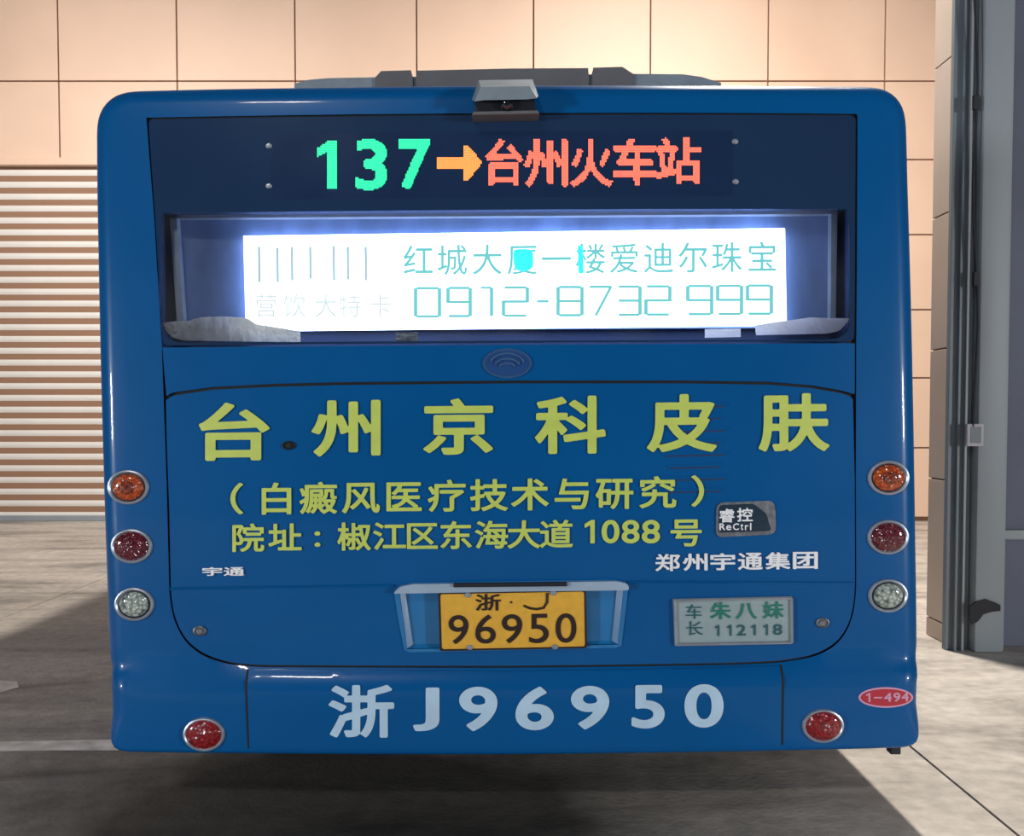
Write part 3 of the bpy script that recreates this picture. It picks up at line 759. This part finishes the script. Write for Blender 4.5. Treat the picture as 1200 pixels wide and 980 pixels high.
mb = MB(); pts = []
for x, y in [(641.5, 695), (641, 706), (637, 712.5), (629, 714), (621, 713), (613.5, 710)]: lx, lz = U(x, y, -.021); pts.append((lx, S(lx, lz)-.021, lz))
mb.tube(pts, .0042, 6); lx, lz = U(599, 706, -.021); mb.lathe([(0, -.002), (1, 0)], (lx, S(lx, lz)-.021, lz), .005, .004, 10); mb.build('plate_letter', M['ink'], plt)
for x, y in [(548.5, 696), (648, 693.5), (551, 757), (650, 756.5)]: mark(x, y, 4, 3.2, M['alu'], 'bolt', plt, -.0215, [(0, -.004), (.8, -.003), (1, 0)])

# ---- driver name board
nb = sheet('name_board', P([(788, 701.5), (927, 698.5), (928, 753), (790, 756)]), M['sign'], bus, -.010, .008)
mb = MB()
fp = [(790, 703), (926, 700), (926.5, 752), (791.5, 754.5)]
for i in range(4):
    a = U(*fp[i]); b = U(*fp[(i+1) % 4]); mb.tube([(a[0], S(*a)-.013, a[1]), (b[0], S(*b)-.013, b[1])], .0055, 6)
mb.build('frame', M['alu'], nb, True)
write('name_character', [dict(ch=c, cx=x, cy=y, w=25, h=21) for c, x, y in [('朱', 844.5, 716), ('八', 874.5, 715.5), ('妹', 906, 715)]], M['teal'], nb, -.0125, B2)
write('title_character', [dict(ch='车', cx=813, cy=717, w=21, h=18), dict(ch='长', cx=814, cy=736.5, w=21, h=18)], M['tealb'], nb, -.0125, B3)
write('number_character', [dict(ch=c, box=(835+i*14.2+(3 if c == '1' else 0), 732.5-i*.2, 835+i*14.2+(8 if c == '1' else 10.5), 745.5-i*.2)) for i, c in enumerate('112118')], M['tealb'], nb, -.0125, B2)

# ---- bumper
bump_px = [(292.5, 783), (400, 784.5), (600, 786), (800, 783), (913, 780), (914.5, 873), (900, 874), (600, 877.5), (300, 877), (293, 876)]
bumper = sheet('bumper', dense(P(bump_px), .03), M['paint'], bus, -.006, .008, step=.03)
for p4 in ([(289.5, 783), (293, 783), (293.5, 877), (290.5, 877)], [(912.5, 779), (916, 779), (917.5, 873), (914, 873)]):
    sheet('seam', dense(P(p4), .02), M['dark'], bus, -.002, .004, step=.03)
write('white_character', [dict(ch=c, box=b) for c, b in zip('浙J96950', [(385, 803, 462, 865), (484, 806, 515, 857), (538, 805, 583, 857), (604, 805, 649, 856), (669, 804, 714, 855), (740, 803, 779, 854), (802, 802, 848, 853)])], M['white'], bumper, -.0085, B1)
# ---- fleet number sticker
st = sheet('fleet_sticker', P(ell(1038, 817.5, 32, 12)), M['pink'], bus, -.0015, .0015)
sheet('sticker_face', P(ell(1038, 817.5, 29.5, 10)), M['redst'], st, -.0025, .001)
write('sticker_character', [dict(ch=c, box=b) for c, b in [('1', (1015, 812.5, 1020, 823)), ('-', (1024, 817, 1034, 818.6)), ('4', (1036, 812, 1045, 822.5)), ('9', (1047, 812, 1055, 822.5)), ('4', (1056.5, 811.5, 1065, 822))]], M['pink'], st, -.0032, B2)

# ---- round lamps
def lamp(name, px, py, rx, ry, lens, core=None, cs=.9, label=None):
    e = empty(name); e.parent = bus
    lx, lz = U(px, py); yb = S(lx, lz)
    c = (lx, yb, lz); sx, sz = rx*MPX, ry*MPX
    MB().lathe([(1.04, .012), (1.04, -.004), (1.0, -.010), (.93, -.0115), (.86, -.008), (.83, .002)], c, sx, sz, 40).build('bezel', M['alu'], e, True)
    MB().lathe([(.86, .0), (.86, -.006), (.78, -.0075), (.7, -.005)], c, sx, sz, 36).build('gasket', M['black'], e, True)
    pr = [(cs*math.sin(t*PI/2/7), -.007-.014*math.cos(t*PI/2/7)) for t in range(8)]
    pr[0] = (.001, pr[0][1])
    MB().lathe(pr, c, sx, sz, 36).build('lens', lens, e, True)
    if core:
        MB().lathe([(.001, -.0245), (.25, -.0235), (.36, -.0215), (.42, -.017)], c, sx, sz, 24).build('core', core, e, True)
    if label: e['label'] = label
    return e
lamp('turn_signal', 151, 571, 24, 20, M['amber'], M['amberin'], .78); lamp('turn_signal', 1040.5, 560, 24, 20, M['amber'], M['amberin'], .78)
lamp('tail_light', 155, 640, 24, 20, M['redl'], None, .86); lamp('tail_light', 1040, 629.5, 24, 20, M['redl'], None, .86)
lamp('reversing_light', 158, 708, 23, 19.5, M['clear'], None, .76); lamp('reversing_light', 1040, 698, 23, 19.5, M['clear'], None, .76)
lamp('fog_light', 239.5, 860.5, 24, 19.5, M['fog'], None, .88); lamp('fog_light', 964, 850.5, 24, 19.5, M['fog'], None, .88)

# ---- camera housing
ch = empty('camera_housing'); ch.parent = bus
def q(px, py, y): return U(px, py, y, True)
mb = MB(); a = [(562, 96), (623, 95), (629, 113), (620, 114.5), (567, 115.5), (556, 118)]; b = [(558, 98), (626, 98), (631, 131), (600, 132), (570, 132), (553, 132)]
top = [(*q(x, y, -.10),) for x, y in [(563, 100), (621, 99), (629, 113), (618, 114.5), (567, 115.5), (556, 117)]]
bk = [q(x, y, .03) for x, y in [(561, 94), (624, 93), (631, 112), (620, 114), (566, 115), (553, 117)]]
mb.add([(x, -.085, z) for x, z in top]+[(x, .03, z) for x, z in bk], [(0, 1, 2, 3, 4, 5), (11, 10, 9, 8, 7, 6)]+[(i, i+6, (i+1) % 6+6, (i+1) % 6) for i in range(6)]); mb.build('hood', M['grey'], ch)
mb = MB(); mb.prism([q(x, y, -.05) for x, y in [(558, 114), (626, 112.5), (628, 131), (556, 133)]], -.05, .02); mb.build('cavity', M['black'], ch)
mb = MB(); mb.prism([q(x, y, -.055) for x, y in [(555, 131), (630, 129.5), (632, 133), (553, 134.5)]], -.055, .02); mb.build('sill', M['greyd'], ch)
lx, lz = q(594, 123, -.06); MB().lathe([(.001, -.03), (.5, -.028), (.8, -.02), (1, 0)], (lx, -.05, lz), .02, .016, 18).build('lens', M['tint'], ch, True)
# ---- roof unit
def roof(px, py, y=.3): return U(px, py, y, True)
ru = empty('roof_unit'); ru.parent = bus
zr = ztp-.03
def slab_(name, pts, y0, y1, m):
    pl_ = [roof(x, y) for x, y in pts]; xa, xb = pl_[0][0], pl_[-1][0]
    MB().prism(pl_+[(xb, zr), (xa, zr)], y0, y1).build(name, m, ru)
slab_('base_cowl', [(345, 98), (362, 93.5), (385, 91.5), (443, 90.5), (740, 86.5), (800, 87), (822, 90), (845, 97)], .3, 3.4, M['grey'])
slab_('lid', [(440, 92), (447, 84.5), (482, 83.5), (484, 93)], .29, 3.2, M['greyd'])
slab_('lid', [(488, 93), (489, 84), (600, 81.5), (689, 81), (690, 92)], .29, 3.2, M['greyd'])
slab_('lid', [(694, 92), (695, 80.5), (729, 79.5), (742, 88)], .29, 3.2, M['greyd'])
# ---- underside, side glass, wheels
xl = min(p[0] for p in out_l); xr = max(p[0] for p in out_l)
MB().box(xl+.12, xr-.12, .25, LEN-.3, zbot-.03, zbot+.05).build('underbody', M['under'], bus)
p = U(1048, 876, .05); MB().box(p[0]-.017, p[0]+.017, .04, .08, p[1]-.02, p[1]+.03, .004).build('rubber_stop', M['black'], bus)
def side_x(z, s):
    pts = [p for p in out_l if (p[0] > 0) == (s > 0)]; return min(pts, key=lambda p: abs(p[1]-z) + (0 if abs(p[0]) > 1 else 9))[0]
for s in (-1, 1):
    for k in range(5):
        ya = .7+k*1.5; z0_, z1_ = 1.25, 2.02
        xa, xb = side_x(z0_, s), side_x(z1_, s)
        vs = [(xa+s*.004, ya, z0_), (xa+s*.004, ya+1.42, z0_), (xb+s*.004, ya+1.42, z1_), (xb+s*.004, ya, z1_)]
        vs += [(x-s*.02, y, z) for x, y, z in vs]
        mesh('side_window', vs, [(0, 1, 2, 3), (7, 6, 5, 4), (0, 4, 5, 1), (1, 5, 6, 2), (2, 6, 7, 3), (3, 7, 4, 0)], M['tint'], bus)
    for yw in (2.3, 6.4):
        zc = .42; xo = side_x(.6, s)
        wz = xo*math.tan(LEAN)                    # keep the tyre foot on the level yard
        we = empty('wheel', (xo-s*.14, yw, zc+wz)); we.parent = bus; we.rotation_euler = (0, 0, PI/2)
        MB().lathe([(.55, -.12), (.9, -.13), (1, -.09), (1, .09), (.9, .13), (.55, .12)], (0, 0, 0), .42, .42, 36).build('tyre', M['tyre'], we, True)
        MB().lathe([(.001, -.10), (.2, -.10), (.25, -.06), (.5, -.05), (.56, -.11), (.56, .11), (.3, .06), (.001, .06)], (0, 0, 0), .42, .42, 28).build('rim', M['hub'], we, True)
mesh('windscreen', [(-1.15, LEN+.006, 1.0), (1.15, LEN+.006, 1.0), (1.1, LEN+.006, 2.2), (-1.1, LEN+.006, 2.2), (-1.15, LEN-.01, 1.0), (1.15, LEN-.01, 1.0), (1.1, LEN-.01, 2.2), (-1.1, LEN-.01, 2.2)],
     [(0, 1, 2, 3), (0, 4, 5, 1), (1, 5, 6, 2), (2, 6, 7, 3), (3, 7, 4, 0)], M['tint'], bus)

# ================================================================== things lying in the window
BM = bus_m = Matrix.Translation(ROOT) @ Matrix.Rotation(LEAN, 4, 'Y')
def loose(name, top_px, bot_px, yy, m, label, cat, wav=.006, n=28, group=None):
    """a strip of paper or film standing on the window ledge"""
    mb = MB(); R = 5; vs = []
    for i in range(n+1):
        t = i/n
        def ev(pl_):
            x = pl_[0][0]+(pl_[-1][0]-pl_[0][0])*t
            for a, b in zip(pl_, pl_[1:]):
                if a[0] <= x <= b[0]: return x, a[1]+(b[1]-a[1])*(x-a[0])/(b[0]-a[0])
            return pl_[-1]
        a = ev(top_px); b = ev(bot_px)
        for j in range(R+1):
            s = j/R; x, z = U(a[0]*(1-s)+b[0]*s, a[1]*(1-s)+b[1]*s, yy, True)
            vs.append((x, yy+random.uniform(-wav, wav), z))
    nv = len(vs); vs += [(x, y+.0012, z) for x, y, z in vs]
    fs = []
    for i in range(n):
        for j in range(R):
            q_ = (i*(R+1)+j, i*(R+1)+j+1, (i+1)*(R+1)+j+1, (i+1)*(R+1)+j); fs.append(q_); fs.append(tuple(k+nv for k in reversed(q_)))
    vs = [(BM @ Vector(v))[:] for v in vs]
    c = Vector(vs[0]); o = mesh(name, [tuple(Vector(v)-c) for v in vs], fs, m); o.location = c
    return tag(o, label, cat, group)
YP = .05
loose('crumpled_film', [(191, 379), (200, 377), (222, 376), (234, 372), (262, 371), (290, 373), (300, 380), (352, 388)], [(193, 385), (200, 395), (215, 399), (260, 400), (352, 401)], YP, M['bag'],
      'crumpled pale plastic film lying in lower left corner of the rear window', 'plastic film', .005, 40)
loose('paper_strip', [(885, 381), (905, 378), (930, 375), (950, 372), (970, 373), (995, 373)], [(886, 393), (970, 391), (984, 388), (994, 377)], YP-.008, M['paper'],
      'white printed paper strip lying in lower right corner of the rear window', 'paper', .0015, 24)
loose('paper_tab', [(826, 386), (868, 385.5)], [(826, 396), (868, 395)], YP-.008, M['paper'], 'small white paper tab under the right end of the advert light box', 'paper', .001, 8)
loose('grey_clip', [(464, 390), (490, 389.5)], [(464, 400), (490, 400)], YP, M['dull'], 'small dull grey clip under the left half of the advert light box', 'clip', .001, 4)
